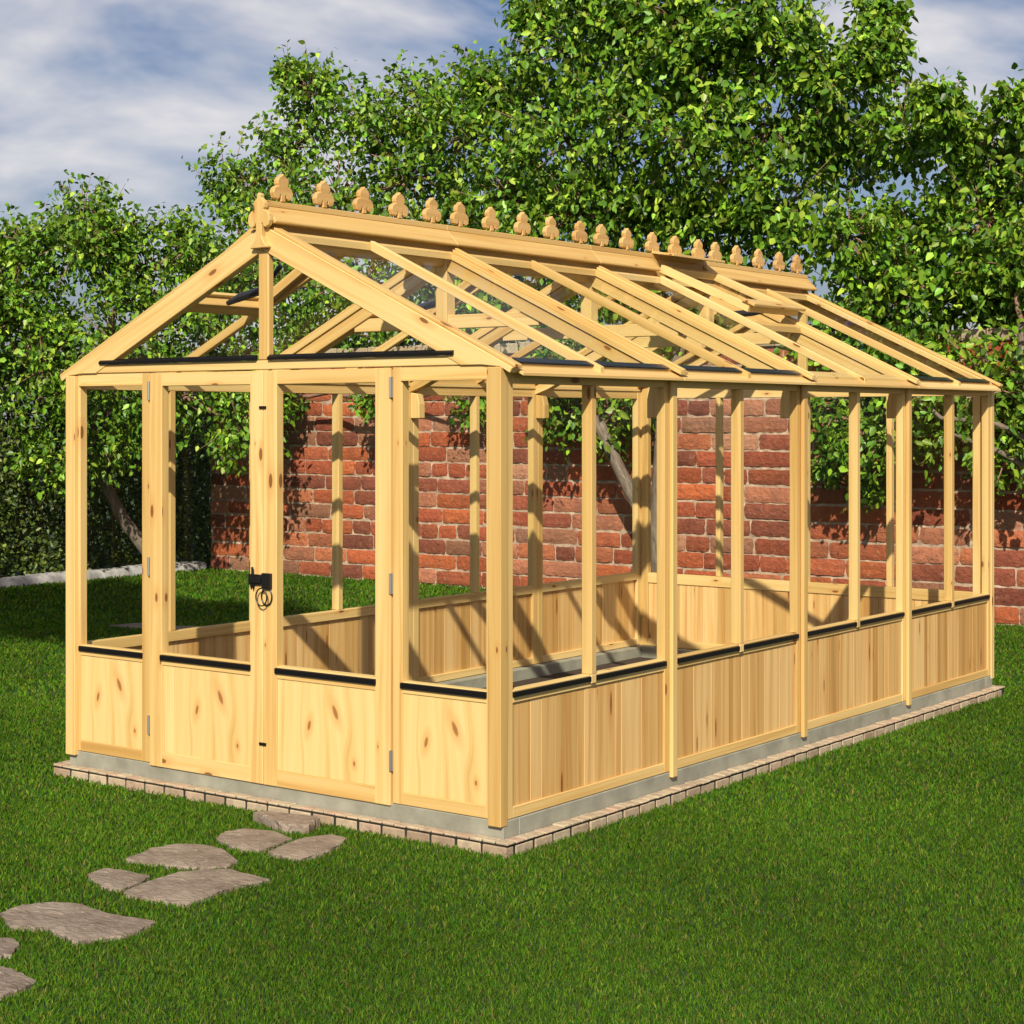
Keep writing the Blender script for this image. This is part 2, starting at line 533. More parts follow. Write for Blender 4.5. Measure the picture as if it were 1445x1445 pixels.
# ------------------------------------------------------------------ greenhouse base
HW, LEN, B = 1.306, 5.05, 1.2625
Z0 = .127
gb = empty('brick_plinth', (0, LEN / 2, 0))
tag(gb, 'grey concrete kerb edged with small pale bricks under the pine greenhouse', 'base')
def child_shift(o, root):
    o.location = -Vector(root.location); return o
cm = MB()
ot, it = HW - .003, HW - .11
cm.box((-ot, .003, 0), (ot, .11, Z0 - .002)); cm.box((-ot, LEN - .11, 0), (ot, LEN - .003, Z0 - .002))
cm.box((-ot, .1105, 0), (-it, LEN - .1105, Z0 - .0025)); cm.box((it, .1105, 0), (ot, LEN - .1105, Z0 - .0025))
child_shift(cm.build('concrete_kerb', CONCRETE, gb, .004), gb)
sm = MB(); sm.box((-it - .01, .14, 0), (it + .01, LEN - .14, .055))
child_shift(sm.build('soil_floor', SOIL, gb), gb)
pm = MB(); R = random.Random(5)
zt, oo, ov = .058, .058, .05
def paver_row(a, b, fixed_lo, fixed_hi, axis, ln):
    n = round((b - a) / ln); st = (b - a) / n
    for i in range(n):
        s0, s1 = a + i * st + .006, a + (i + 1) * st - .006
        j = R.uniform(-.003, .003)
        if axis == 0: pm.box((s0, fixed_lo + j, -.02), (s1, fixed_hi, zt - .018))
        else: pm.box((fixed_lo, s0, -.02), (fixed_hi + j, s1, zt - .018))
        for h in (0, 1):
            h0 = s0 - .003 + h * st / 2 + .002 + R.uniform(0, .003); h1 = s0 - .003 + (h + 1) * st / 2 - .002
            zz = zt + R.uniform(-.003, .003); tn = min(1, R.uniform(.3, 1.1))
            if axis == 0: pm.box((h0, fixed_lo - .003 + R.uniform(-.003, .003), zt - .011), (h1, fixed_hi, zz), None, tn)
            else: pm.box((fixed_lo, h0, zt - .011), (fixed_hi + .003 + R.uniform(-.003, .003), h1, zz), None, tn)
paver_row(-HW - oo, HW + oo, -ov, -.001, 0, .128)
paver_row(-HW - oo, HW + oo, LEN + .001, LEN + ov, 0, .128)
paver_row(.001, LEN, HW - .001, HW + oo, 1, .13)
paver_row(0.0, LEN, -HW - oo, -HW + .001, 1, .13)
child_shift(pm.build('brick_edging', PAVER, gb, .005), gb)
mo = MB()
mo.box((-HW - oo + .004, -ov + .006, -.02), (HW + oo - .008, .002, zt - .008)); mo.box((-HW - oo + .004, LEN - .002, -.02), (HW + oo - .004, LEN + ov - .006, zt - .006))
mo.box((HW - .002, .003, -.02), (HW + oo - .005, LEN - .003, zt - .0065)); mo.box((-HW - oo + .005, .003, -.02), (-HW + .002, LEN - .003, zt - .0065))
child_shift(mo.build('edging_mortar', JOINT, gb), gb)

# ------------------------------------------------------------------ greenhouse
GH = empty('greenhouse', (0, 0, 0))
tag(GH, 'long pine timber greenhouse with gabled roof, double doors and carved ridge crest', 'greenhouse')
SL = .4736
AP = 2.557
ZE = 1.905
def T(x): return AP - SL * abs(x)
BV = .0025

def side_frame(k, sx):
    y0, y1 = k * B + .002, (k + 1) * B - .002
    if k == 0: y0 = .0305
    if k == 3: y1 = LEN - .0305
    w0 = .040 if k == 0 else .052
    w1 = .040 if k == 3 else .052
    xo, xi = sx * (HW - .004), sx * (HW - .048)
    m = MB()
    m.box((xi, y0, Z0), (xo, y0 + w0, ZE)); m.box((xi, y1 - w1, Z0), (xo, y1, ZE))
    a, b = y0 + w0, y1 - w1
    e = .0012 * sx
    m.box((xi + e, a, Z0), (xo - e, b, .172)); m.box((xi + e, a, .584), (xo - e, b, .636)); m.box((xi + e, a, 1.853), (xo - e, b, ZE))
    fr = m.build('side_frame', PINE, GH, BV)
    ym = (k + .5) * B - .002
    bw = .018
    m = MB(); m.box((sx * (HW - .046), ym - bw, .6365), (sx * (HW + .006), ym + bw, 1.853))
    m.box((sx * (HW - .0035), ym - bw, .598), (sx * (HW + .0062), ym + bw, .6362))
    m.build('glazing_bar', PINE, fr, BV)
    for (s, t) in ((a - .004, ym - bw - .0008), (ym + bw + .0008, b + .004)):
        m = MB()
        m.prism([(sx * (HW - .0045), s, .610), (sx * (HW + .006), s, .608), (sx * (HW + .006), s, .627), (sx * (HW - .0045), s, .629)], (0, t - s, 0))
        m.build('window_sill', BLACK, fr)
        m = MB(); m.box((sx * (HW - .026), s + .002, .6365), (sx * (HW - .022), t - .002, 1.8528))
        m.build('glass_pane', GLASS, fr)
    m = MB(); y = a; i = 0
    RR = random.Random(k * 3 + (sx > 0) * 50)
    while y < b - .01:
        w = RR.choice((.05, .075, .10, .13, .16)); y2 = min(b, y + w)
        if b - y2 < .04: y2 = b
        m.box((sx * (HW - .030), y + .0004, .172), (sx * (HW - .013 - RR.uniform(0, .0012)), y2 - .0004, .584), (0, 0, 1), RR.random())
        y = y2
    m.build('board_panel', PINE_BOARD, fr, .0015)
for sx in (1, -1):
    for k in range(4): side_frame(k, sx)
    for k in (1, 2, 3):
        m = MB(); m.box((sx * (HW - .0035), k * B - .023, .10), (sx * (HW + .018), k * B + .023, 1.886))
        m.build('cover_strip', PINE, GH, .006)

for sx in (1, -1):
    for (ya, yb) in ((-.018, .030), (LEN - .030, LEN + .018)):
        m = MB(); m.box((sx * (HW - .066), ya, .105), (sx * (HW + .0005), yb, ZE + .012))
        m.build('corner_post', PINE, GH, .003)

def front_panel(sx):
    m = MB()
    xa, xb = .735, HW - .0665
    yo, yi = .0, .044
    s0, s1 = .787, 1.221
    m.box((sx * xa, yo, Z0), (sx * s0, yi, 1.926)); m.box((sx * s1, yo, Z0), (sx * xb, yi, 1.926))
    for (p, q) in ((Z0, .178), (.584, .634), (1.868, 1.926)):
        m.box((sx * s0, yo + .0012, p), (sx * s1, yi - .001, q))
    fr = m.build('front_frame', PINE, GH, BV)
    m = MB(); m.prism([(sx * (s0 - .006), .003, .630), (sx * (s0 - .006), -.008, .627), (sx * (s0 - .006), -.008, .606), (sx * (s0 - .006), .003, .608)], (sx * (s1 - s0 + .010), 0, 0))
    m.build('window_sill', BLACK, fr)
    m = MB(); m.box((sx * s0, .020, .6345), (sx * s1, .024, 1.868)); m.build('glass_pane', GLASS, fr)
    m = MB(); m.box((sx * (s0 - .003), -.006, 1.868), (sx * (s1 + .003), .004, 1.876)); m.build('drip_strip', PINE, fr)
    m = MB(); m.box((sx * s0, .006, .178), (sx * s1, .022, .584), (0, 0, 1), .75, True)
    m.build('board_panel', PINE_PALE, fr, .001)
for sx in (1, -1): front_panel(sx)

def door(sx):
    m = MB()
    xa, xb = .0015, .7275
    s0, s1 = .081, .645
    yo, yi = -.007, .037
    m.box((sx * xa, yo, .116), (sx * s0, yi, 1.922)); m.box((sx * s1, yo, .116), (sx * xb, yi, 1.922))
    for (p, q) in ((.116, .187), (.584, .640), (1.862, 1.922)):
        m.box((sx * s0, yo + .0012, p), (sx * s1, yi - .001, q))
    d = empty('door', (sx * .7275, 0, Z0), GH)
    def up(o):
        o.location = -Vector(d.location); return o
    up(m.build('door_frame', PINE, d, BV))
    m = MB(); m.prism([(sx * (s0 - .006), -.004, .633), (sx * (s0 - .006), -.015, .629), (sx * (s0 - .006), -.015, .608), (sx * (s0 - .006), -.004, .610)], (sx * (s1 - s0 + .012), 0, 0))
    up(m.build('window_sill', BLACK, d))
    m = MB(); m.box((sx * s0, .013, .6405), (sx * s1, .017, 1.862)); up(m.build('glass_pane', GLASS, d))
    m = MB(); cl = -s1 + .075 if sx < 0 else s0
    if sx < 0:
        m.box((-s1, -.001, .187), (cl - .0004, .015, .584), (0, 0, 1), 1.0); m.box((cl + .0004, -.0007, .187), (-s0, .015, .584), (0, 0, 1), .6, True)
    else: m.box((s0, -.001, .187), (s1, .015, .584), (0, 0, 1), .8, True)
    up(m.build('board_panel', PINE_PALE, d, .001))
    for z in (.26, .99, 1.80):
        m = MB(); m.box((sx * .7285, -.0085, z), (sx * .7395, -.0015, z + .085))
        m.tube([(sx * .7295, -.010, z), (sx * .7295, -.010, z + .085)], [.004, .004], 6)
        up(m.build('hinge', STEEL, d))
    for z in (1.762, .293):
        m = MB(); m.box((sx * .0008, -.0125, z - .006), (sx * .020, -.0065, z + .006)); up(m.build('bolt_plate', IRON, d))
    if sx < 0:
        m = MB()
        m.box((-.082, -.017, .985), (-.006, -.0065, 1.032)); m.box((-.058, -.024, 1.022), (-.046, -.0175, 1.064))
        m.box((-.070, -.026, .996), (-.004, -.0175, 1.022)); m.prism([(-.076, -.0075, .985), (-.070, -.0075, .962), (-.062, -.0075, .975), (-.054, -.0075, .955), (-.046, -.0075, .985)], (0, -.006, 0))
        up(m.build('rim_latch', IRON, d, .002))
    else:
        m = MB(); m.box((.002, -.022, .972), (.056, -.0065, 1.040))
        up(m.build('latch_keep', IRON, d, .002))
        m = MB()
        for (cx, cy, rr) in ((.012, -.030, .042), (.028, -.014, .040)):
            m.tube([(cx + rr * .78 * math.sin(a), cy, .975 - rr * (1 - math.cos(a)) * .92 + .0) for a in [math.radians(t) for t in range(-180, 181, 15)]], [.0032] * 25, 6)
        up(m.build('ring_handle', IRON, d))
for sx in (-1, 1): door(sx)

# gables --------------------------------------------------------------
def rafter_poly(x_sign, top, low, y, zcut):
    xl = (top - low - (AP - AP)) # unused span
    return None
def gable(y0, y1, front):
    """beam, two rafters, king post; y0 is the outer face"""
    sgn = 1 if y1 > y0 else -1
    g = empty('gable', (0, y0, ZE), GH)
    def up(o): o.location = -Vector(g.location); return o
    m = MB(); m.box((-1.20, y0 + sgn * .004, 1.9275), (1.20, y1 - sgn * .001, 1.967))
    up(m.build('gable_beam', PINE, g, BV))
    for sx in (1, -1):
        m = MB()
        P = [(.0008, T(0)), (1.358, T(1.358)), (1.343, T(1.358) - .022), (1.296, 1.918), (1.20, 1.9265), (1.099, 1.9265), (.0008, 2.447)]
        m.prism([(sx * x, y0, z) for x, z in P], (0, y1 - y0, 0), (sx * 1, 0, -SL))
        up(m.build('gable_rafter', PINE, g, BV))
        m = MB(); m.prism([(sx * x, y0 + sgn * .006, z) for x, z in ((.06, T(.06) + .001), (1.366, T(1.366) + .001), (1.366, T(1.366) + .016), (.06, T(.06) + .016))], (0, sgn * .05, 0), (sx, 0, -SL))
        up(m.build('verge_strip', PINE, g, BV))
    m = MB(); m.box((-.031, y0 + sgn * .003, 1.9672), (.031, y1 - sgn * .003, 2.4475)); up(m.build('king_post', PINE, g, .006))
    for sx in (1, -1):
        m = MB()
        m.prism([(sx * .036, y0 + sgn * .006, 1.9675), (sx * .036, y0 - sgn * .010, 1.969), (sx * .036, y0 - sgn * .010, 1.980), (sx * .036, y0 + sgn * .006, 1.992)], (sx * 1.03, 0, 0))
        up(m.build('window_sill', BLACK, g))
        m = MB(); m.prism([(sx * x, y0 + sgn * .02, z) for x, z in ((.032, 1.9675), (1.0, 1.9675), (.032, 2.434))], (0, sgn * .004, 0)); up(m.build('glass_pane', GLASS, g))
    return g, up
gf, gup = gable(-.010, .034, True)
half = [(.050, 2.455), (.054, 2.463), (.030, 2.480), (.017, 2.508), (.018, 2.560), (.023, 2.566), (.026, 2.552), (.040, 2.543), (.058, 2.552), (.066, 2.575), (.062, 2.602), (.046, 2.618), (.026, 2.622), (.034, 2.632), (.034, 2.654), (.022, 2.666), (.010, 2.676), (.012, 2.686), (.008, 2.694), (0, 2.698)]
out = [(x, z) for x, z in half] + [(-x, z) for x, z in reversed(half[:-1])]
m = MB(); m.prism([(x, -.036, z) for x, z in out], (0, .0255, 0), (0, 0, 1)); gup(m.build('gable_finial', PINE, gf, .003))
gable(LEN + .010, LEN - .034, False)

# back wall frames ------------------------------------------------------
for sx in (1, -1):
    m = MB()
    ya, yb = LEN - .044, LEN
    xa, xb = .002, HW - .0665
    m.box((sx * xa, ya, Z0), (sx * .052, yb, 1.926)); m.box((sx * (xb - .05), ya, Z0), (sx * xb, yb, 1.926))
    for (p, q) in ((Z0, .178), (.566, .636), (1.855, 1.926)):
        m.box((sx * .052, ya + .0012, p), (sx * (xb - .05), yb - .001, q))
    fr = m.build('back_frame', PINE, GH, BV)
    m = MB(); m.box((sx * .610, ya + .002, .6365), (sx * .646, yb + .004, 1.855)); m.build('glazing_bar', PINE, fr, BV)
    for (s, t) in ((.052, .6095), (.6465, xb - .05)):
        m = MB(); m.box((sx * s, LEN - .024, .6365), (sx * t, LEN - .020, 1.855)); m.build('glass_pane', GLASS, fr)
        m = MB(); m.box((sx * s, LEN - .0005, .606), (sx * t, LEN + .010, .632)); m.build('window_sill', BLACK, fr)
    m = MB(); x = .052; RR = random.Random(71 + sx)
    while x < xb - .06:
        w = RR.choice((.062, .09, .1, .12)); x2 = min(xb - .05, x + w)
        if xb - .05 - x2 < .04: x2 = xb - .05
        m.box((sx * (x + .0008), LEN - .034, .178), (sx * (x2 - .0008), LEN - .014 - RR.uniform(0, .001), .566), (0, 0, 1), RR.random()); x = x2
    m.build('board_panel', PINE_BOARD, fr, .0015)

# trusses -----------------------------------------------------------------
for k in (1, 2, 3):
    y = k * B
    t = empty('roof_truss', (0, y, ZE), GH)
    def up(o): o.location = -Vector(t.location); return o
    for sx in (1, -1):
        m = MB()
        P = [(.036, T(.036) - .038), (1.300, T(1.300) - .038), (1.300, T(1.300) - .06), (1.258, 1.87), (1.16, T(1.16) - .105), (.036, T(.036) - .105)]
        m.prism([(sx * x, y - .032, z) for x, z in P], (0, .064, 0), (sx, 0, -SL)); up(m.build('rafter', PINE, t, BV))
        m = MB()
        m.prism([(sx * x, y - .028, z) for x, z in ((1.257, 1.715), (1.257, 1.868), (1.205, 1.86), (1.19, 1.80), (1.19, 1.715))], (0, .056, 0), (0, 0, 1)); up(m.build('knee_block', PINE, t, .004))
    m = MB(); m.box((-.58, y - .022, 2.155), (.58, y + .022, 2.222)); up(m.build('collar_tie', PINE, t, BV))
    m = MB(); m.box((-.035, y - .034, 2.140), (.035, y + .034, 2.52)); up(m.build('king_post', PINE, t, BV))

# roof slopes ---------------------------------------------------------------
def slope(m, sx, y0, y1, xa, xb, off, th, along=True, tone=None):
    m.prism([(sx * xa, y0, T(xa) + off), (sx * xb, y0, T(xb) + off), (sx * xb, y0, T(xb) + off - th), (sx * xa, y0, T(xa) + off - th)], (0, y1 - y0, 0), (sx, 0, -SL) if along else (0, 1, 0), tone)
def roof_bay(k, sx):
    y0, y1 = k * B, (k + 1) * B
    if k == 0: y0 = .042
    if k == 3: y1 = LEN - .042
    m = MB()
    slope(m, sx, y0 + .001, y0 + .042, .04, 1.315, 0, .034); slope(m, sx, y1 - .042, y1 - .001, .04, 1.315, 0, .034)
    slope(m, sx, y0 + .0425, y1 - .0425, 1.262, 1.315, -.001, .032, False); slope(m, sx, y0 + .0425, y1 - .0425, .04, .072, -.001, .032, False)
    slope(m, sx, y0 + .001, y1 - .001, 1.3155, 1.372, -.012, .014, False)
    fr = m.build('roof_frame', PINE, GH, .002)
    ym = (k + .5) * B
    m = MB(); slope(m, sx, ym - .015, ym + .015, .075, 1.352, .014, .046); m.build('glazing_bar', PINE, fr, .002)
    vent_y = {(2, 1): 1, (0, -1): 0, (1, -1): 0}.get((k, sx))
    for h, (s, t) in enumerate(((y0 + .042, ym - .0155), (ym + .0155, y1 - .042))):
        xa = .66 if vent_y == h else .073
        if vent_y == h:
            mm = MB(); slope(mm, sx, s, t, .62, .66, -.001, .034, False); mm.build('vent_trimmer', PINE, fr, .002)
        mm = MB(); slope(mm, sx, s, t, xa, 1.335, .004, .004); mm.build('glass_pane', GLASS, fr)
        if not (k == 2 and sx == 1):
            mm = MB(); slope(mm, sx, s + .002, t - .002, 1.284, 1.322, .0085, .004); mm.build('glazing_strip', NAVY, fr)
for sx in (1, -1):
    for k in range(4): roof_bay(k, sx)
    for k in (1, 2, 3):
        m = MB(); slope(m, sx, k * B - .032, k * B + .032, .07, 1.372, .018, .0175); slope(m, sx, k * B - .013, k * B + .013, .07, 1.372, .027, .0087)
        m.build('cover_strip', PINE, GH, .002)

# eaves rail that carries the roof on the side walls
for sx in (1, -1):
    m = MB(); m.box((sx * (HW - .055), .031, ZE + .0005), (sx * (HW - .004), LEN - .031, ZE + .022)); m.build('eaves_plate', PINE, GH, .002)

# vents -------------------------------------------------------------------------
def vent(sx, ya, yb, lift):
    v = empty('roof_vent', (sx * .06, ya, 2.58), GH)
    def up(o): o.location = -Vector(v.location); return o
    p0 = Vector((.06, 0, 2.602)); p1 = Vector((.64, 0, T(.64) + .022 + lift))
    d = (p1 - p0).normalized(); n = Vector((-d.z, 0, d.x))
    def slab(m, t0, t1, y0, y1, o0, o1, along=True):
        a = p0 + d * t0; b = p0 + d * t1
        P = [a + n * o0, b + n * o0, b + n * o1, a + n * o1]
        m.prism([(sx * q.x, y0, q.z) for q in P], (0, y1 - y0, 0), (sx * d.x, 0, d.z) if along else (0, 1, 0))
    Lh = (p1 - p0).length
    m = MB()
    slab(m, 0, Lh, ya, ya + .035, -.045, 0); slab(m, 0, Lh, yb - .035, yb, -.045, 0)
    slab(m, 0.0, .045, ya + .0355, yb - .0355, -.044, -.001, False); slab(m, Lh - .05, Lh + .035, ya - .012, yb + .012, .001, .017, False); slab(m, Lh - .03, Lh, ya + .0355, yb - .0355, -.044, -.001, False)
    up(m.build('vent_frame', PINE, v, .002))
    m = MB(); slab(m, .045, Lh - .04, ya + .035, yb - .035, -.016, -.012); up(m.build('glass_pane', GLASS, v))
    m = MB(); ymid = (ya + yb) / 2
    pe = p0 + d * (Lh - .06) - n * .05
    m.tube([(sx * .30, ymid, T(.3) - .10), (sx * (pe.x * .7 + .09), ymid, T(.3) - .10 + (pe.z - T(.3) + .10) * .6), (sx * pe.x, ymid, pe.z)], [.020, .020, .012], 8)
    m.tube([(sx * .20, ymid - .02, T(.2) - .05), (sx * .32, ymid - .02, T(.32) - .105)], [.012, .012], 8)
    up(m.build('vent_arm', ARM, v))
vent(1, 2.5 * B + .02, 3 * B - .02, .075)
vent(-1, .05, .5 * B - .02, -.006)
vent(-1, B + .035, 1.5 * B - .02, .0)

# ridge with carved crest -----------------------------------------------------------
fh = [(.014, 0), (.012, .008), (.012, .028), (.017, .033), (.020, .018), (.031, .008), (.048, .014), (.057, .040), (.051, .060), (.037, .070), (.026, .071), (.031, .082), (.032, .096), (.025, .110), (.011, .118), (0, .130)]
fo = [(x, z) for x, z in fh] + [(-x, z) for x, z in reversed(fh[:-1])]
fys = [.107, .378, .649, .904, 1.155, 1.373, 1.629, 1.903, 2.159, 2.432, 2.64, 2.90, 3.17, 3.421, 3.689, 3.892, 4.153, 4.434, 4.707, 4.952]
for k in range(4):
    y0, y1 = k * B + .0008, (k + 1) * B - .0008
    if k == 0: y0 = -.0085
    if k == 3: y1 = LEN + .045
    segs = [(y0, y1, False)]
    if k == 2: segs = [(y0, 2.5 * B - .01, False), (2.5 * B - .009, y1 - .06, True), (y1 - .059, y1, False)]
    m = MB()
    for (a, b, cut) in segs:
        if cut: P = [(-.078, 2.572), (.0135, 2.562), (.0135, 2.640), (-.0135, 2.640)]
        else: P = [(-.076, 2.562), (.076, 2.562), (.078, 2.572), (.0135, 2.640), (-.0135, 2.640), (-.078, 2.572)]
        m.prism([(x, a, z) for x, z in P], (0, b - a, 0), (0, 1, 0), .12)
    m.box((-.011, y0, 2.6402), (.011, y1, 2.668), None, .10)
    rb = m.build('ridge_board', PINE, GH, .003)
    if k == 2:
        m = MB(); m.prism([(x, 2.5 * B + .0, z) for x, z in ((.0115, 2.668), (.155, 2.646), (.155, 2.660), (.0115, 2.682))], (0, .5 * B - .04, 0), (0, 1, 0)); m.build('ridge_flap', PINE, rb, .002)
    for j in range(5):
        y = fys[k * 5 + j]
        m = MB(); m.prism([(-.0135, y + a * 1.10, 2.6682 + b * .97) for a, b in fo], (.027, 0, 0), (0, 1, 0), .35)
        m.build('finial', CARVED, rb, .003)
m = MB(); m.box((-.017, .035, 2.46), (.017, LEN - .035, 2.565)); m.build('ridge_beam', PINE, GH, .002)

# ------------------------------------------------------------------ stepping stones
STONES = [
 ('small worn flagstone beside the brick edging, upper left of the pair near the doors', [(0.25,-.54),(.2,-.43),(.22,-.34),(.35,-.3),(.5,-.35),(.53,-.45),(.54,-.56),(.49,-.61),(.41,-.59)]),
 ('flagstone with a pale vein, rightmost of the path and nearest the corner post', [(.575,-.57),(.55,-.43),(.53,-.32),(.59,-.2),(.67,-.22),(.74,-.33),(.77,-.46),(.77,-.58),(.68,-.59)]),
 ('pointed leaf shaped flagstone above the largest stone of the group', [(.22,-.98),(.17,-.8),(.2,-.69),(.29,-.64),(.41,-.65),(.59,-.74),(.63,-.84),(.575,-.89),(.5,-.93),(.37,-.96)]),
 ('little pale rough flagstone at the left of the middle group', [(.29,-1.23),(.27,-1.13),(.35,-1.1),(.49,-1.1),(.535,-1.18),(.56,-1.29),(.46,-1.3)]),
 ('wide smooth brown flagstone with a broken lower edge in the middle group', [(.59,-1.32),(.55,-1.19),(.53,-1.0),(.59,-.915),(.66,-.85),(.88,-.87),(.88,-.91),(.86,-1.03),(.87,-1.14),(.89,-1.29),(.8,-1.31),(.69,-1.32)]),
 ('large cracked flagstone lying alone in the grass at the lower left', [(.46,-1.75),(.43,-1.64),(.49,-1.55),(.6,-1.51),(.76,-1.53),(.96,-1.5),(.99,-1.54),(1.01,-1.68),(.94,-1.81),(.84,-1.8),(.73,-1.77),(.63,-1.83)]),
 ('flagstone cut by the left picture edge, upper of the two there', [(.64,-1.97),(.74,-1.91),(.81,-1.94),(.88,-2.03),(.87,-2.08),(.78,-2.2),(.66,-2.12)]),
 ('dark flagstone at the lower left picture corner, nearest of the path', [(.86,-2.22),(.96,-2.13),(1.05,-2.13),(1.16,-2.15),(1.19,-2.23),(1.19,-2.31),(1.16,-2.41),(.95,-2.45)]),
 ('narrow ridged stone slab touching the brick edging in front of the doors', [(.13,-.19),(.14,-.13),(.37,-.09),(.43,-.11),(.47,-.22),(.38,-.27)]),
 ('small tan stone lying on the shaded lawn behind the left window', [(-5.93,4.22),(-5.84,4.54),(-5.70,4.62),(-5.5,4.5),(-5.2,4.62),(-5.25,4.36),(-5.55,4.26)]),
]
STONE_POLYS = []
def catmull(P, n=4):
    out = []
    N = len(P)
    for i in range(N):
        p0, p1, p2, p3 = [Vector(P[(i + j - 1) % N]) for j in range(4)]
        for k in range(n):
            t = k / n
            out.append(.5 * ((2 * p1) + (p2 - p0) * t * .6 + ((2 * p0 - 5 * p1 + 4 * p2 - p3) * .6 + (p2 - p1) * 2 * .4 * 0) * t * t * 0 + 0 * p3) if False else p1.lerp(p2, t))
    return out
Rs = random.Random(23)
for lab, poly in STONES:
    P = catmull(poly, 5)
    P = [Vector((p.x + Rs.uniform(-.006, .006), p.y + Rs.uniform(-.006, .006))) for p in P]
    c = sum(P, Vector((0, 0))) / len(P)
    STONE_POLYS.append([(p.x, p.y) for p in P])
    ho = .018 if len(STONE_POLYS) != 9 else .045
    V = []; F = []; n = len(P)
    rings = [(1.0, -.01, .0), (1.0, ho * .72, .004), (.985, ho - .001, .003), (.80, ho + .001, .003), (.55, ho + .002, .0035), (.28, ho + .002, .003)]
    for s, z, j in rings:
        for p in P:
            q = c + (p - c) * s
            V.append((q.x - c.x + Rs.uniform(-j, j), q.y - c.y + Rs.uniform(-j, j), z + Rs.uniform(-j, j) * (.8 if s > .99 else .12)))
    V.append((0, 0, ho + .001))
    for r in range(len(rings) - 1):
        for i in range(n):
            a, b = r * n + i, r * n + (i + 1) % n
            F.append([a, b, b + n, a + n])
    for i in range(n):
        F.append([(len(rings) - 1) * n + i, (len(rings) - 1) * n + (i + 1) % n, len(V) - 1])
    m = MB(); m.v = [Vector(p) for p in V]; m.f = F; m.uv = [[(0, 0)] * len(f) for f in F]; m.tone = [.5] * len(F)
    o = m.build('stepping_stone', STONE)
    import bmesh
    bm = bmesh.new(); bm.from_mesh(o.data); bmesh.ops.recalc_face_normals(bm, faces=bm.faces[:]); bm.to_mesh(o.data); bm.free()
    o.location = (c.x, c.y, 0)
    tag(o, lab, 'stepping stone', 'flagstones of the garden path' if len(STONE_POLYS) < 10 else None)

# ------------------------------------------------------------------ foliage
def mesh_fast(name, V, quads, cols, mat, parent=None, tris=None):
    """V (N,3), quads (M,4) int, cols (N,3)"""
    me = bpy.data.meshes.new(name)
    nv = len(V)
    me.vertices.add(nv); me.vertices.foreach_set('co', V.astype(np.float32).ravel())
    k = quads.shape[1]; nf = len(quads)
    me.loops.add(nf * k); me.loops.foreach_set('vertex_index', quads.astype(np.int32).ravel())
    me.polygons.add(nf)
    me.polygons.foreach_set('loop_start', np.arange(0, nf * k, k, dtype=np.int32))
    ca = me.color_attributes.new('Col', 'FLOAT_COLOR', 'POINT')
    c4 = np.ones((nv, 4), np.float32); c4[:, :3] = cols
    ca.data.foreach_set('color', c4.ravel())
    me.materials.append(mat)
    me.update(calc_edges=True); me.validate()
    o = bpy.data.objects.new(name, me); COL.objects.link(o)
    if parent: o.parent = parent
    return o
def nrm(a): return a / np.maximum(1e-9, np.linalg.norm(a, axis=1, keepdims=True))
def leaf_geo(P, outw, size, pal, droop=.75, width=.29, spread=.8):
    N = len(P)
    d = nrm(outw * .55 + rng.normal(0, 1, (N, 3)) * spread + np.array([0, 0, -droop]))
    up = nrm(outw * .8 + rng.normal(0, 1, (N, 3)) * .8 + np.array([0, 0, .55]))
    s = nrm(np.cross(d, up)); n = np.cross(s, d)
    L = (size * rng.uniform(.65, 1.25, N))[:, None]
    W = L * width * rng.uniform(.8, 1.2, N)[:, None]
    fold = rng.uniform(.05, .5, N)[:, None]
    curl = rng.uniform(-.05, .28, N)[:, None]
    base = P
    tip = P + d * L - n * curl * L
    a1 = P + d * L * .30; a2 = P + d * L * .68 - n * curl * L * .45
    l1 = a1 + s * W + n * W * fold; r1 = a1 - s * W + n * W * fold
    l2 = a2 + s * W * .72 + n * W * fold * .7; r2 = a2 - s * W * .72 + n * W * fold * .7
    V = np.stack([base, l1, l2, tip, r2, r1], 1).reshape(-1, 3)
    i = np.arange(N)[:, None] * 6
    Q = np.concatenate([i + np.array([[0, 3, 2, 1]]), i + np.array([[0, 5, 4, 3]])], 0)
    pal = np.array(pal)
    c = pal[rng.integers(0, len(pal), N)] * np.clip(np.exp(rng.normal(0, .38, (N, 1))), .35, 2.0)
    return V, Q, np.repeat(c, 6, 0)
PEAR = [(.100, .215, .014), (.130, .255, .016), (.070, .165, .012), (.170, .300, .022), (.105, .230, .026), (.240, .330, .035), (.190, .290, .020), (.050, .120, .012)]

def wander(a, b, n, amp, R):
    a, b = Vector(a), Vector(b)
    pts = [a]
    for i in range(1, n):
        p = a.lerp(b, i / n) + Vector((R.uniform(-1, 1), R.uniform(-1, 1), R.uniform(-1, 1))) * amp
        pts.append(p)
    return pts + [b]

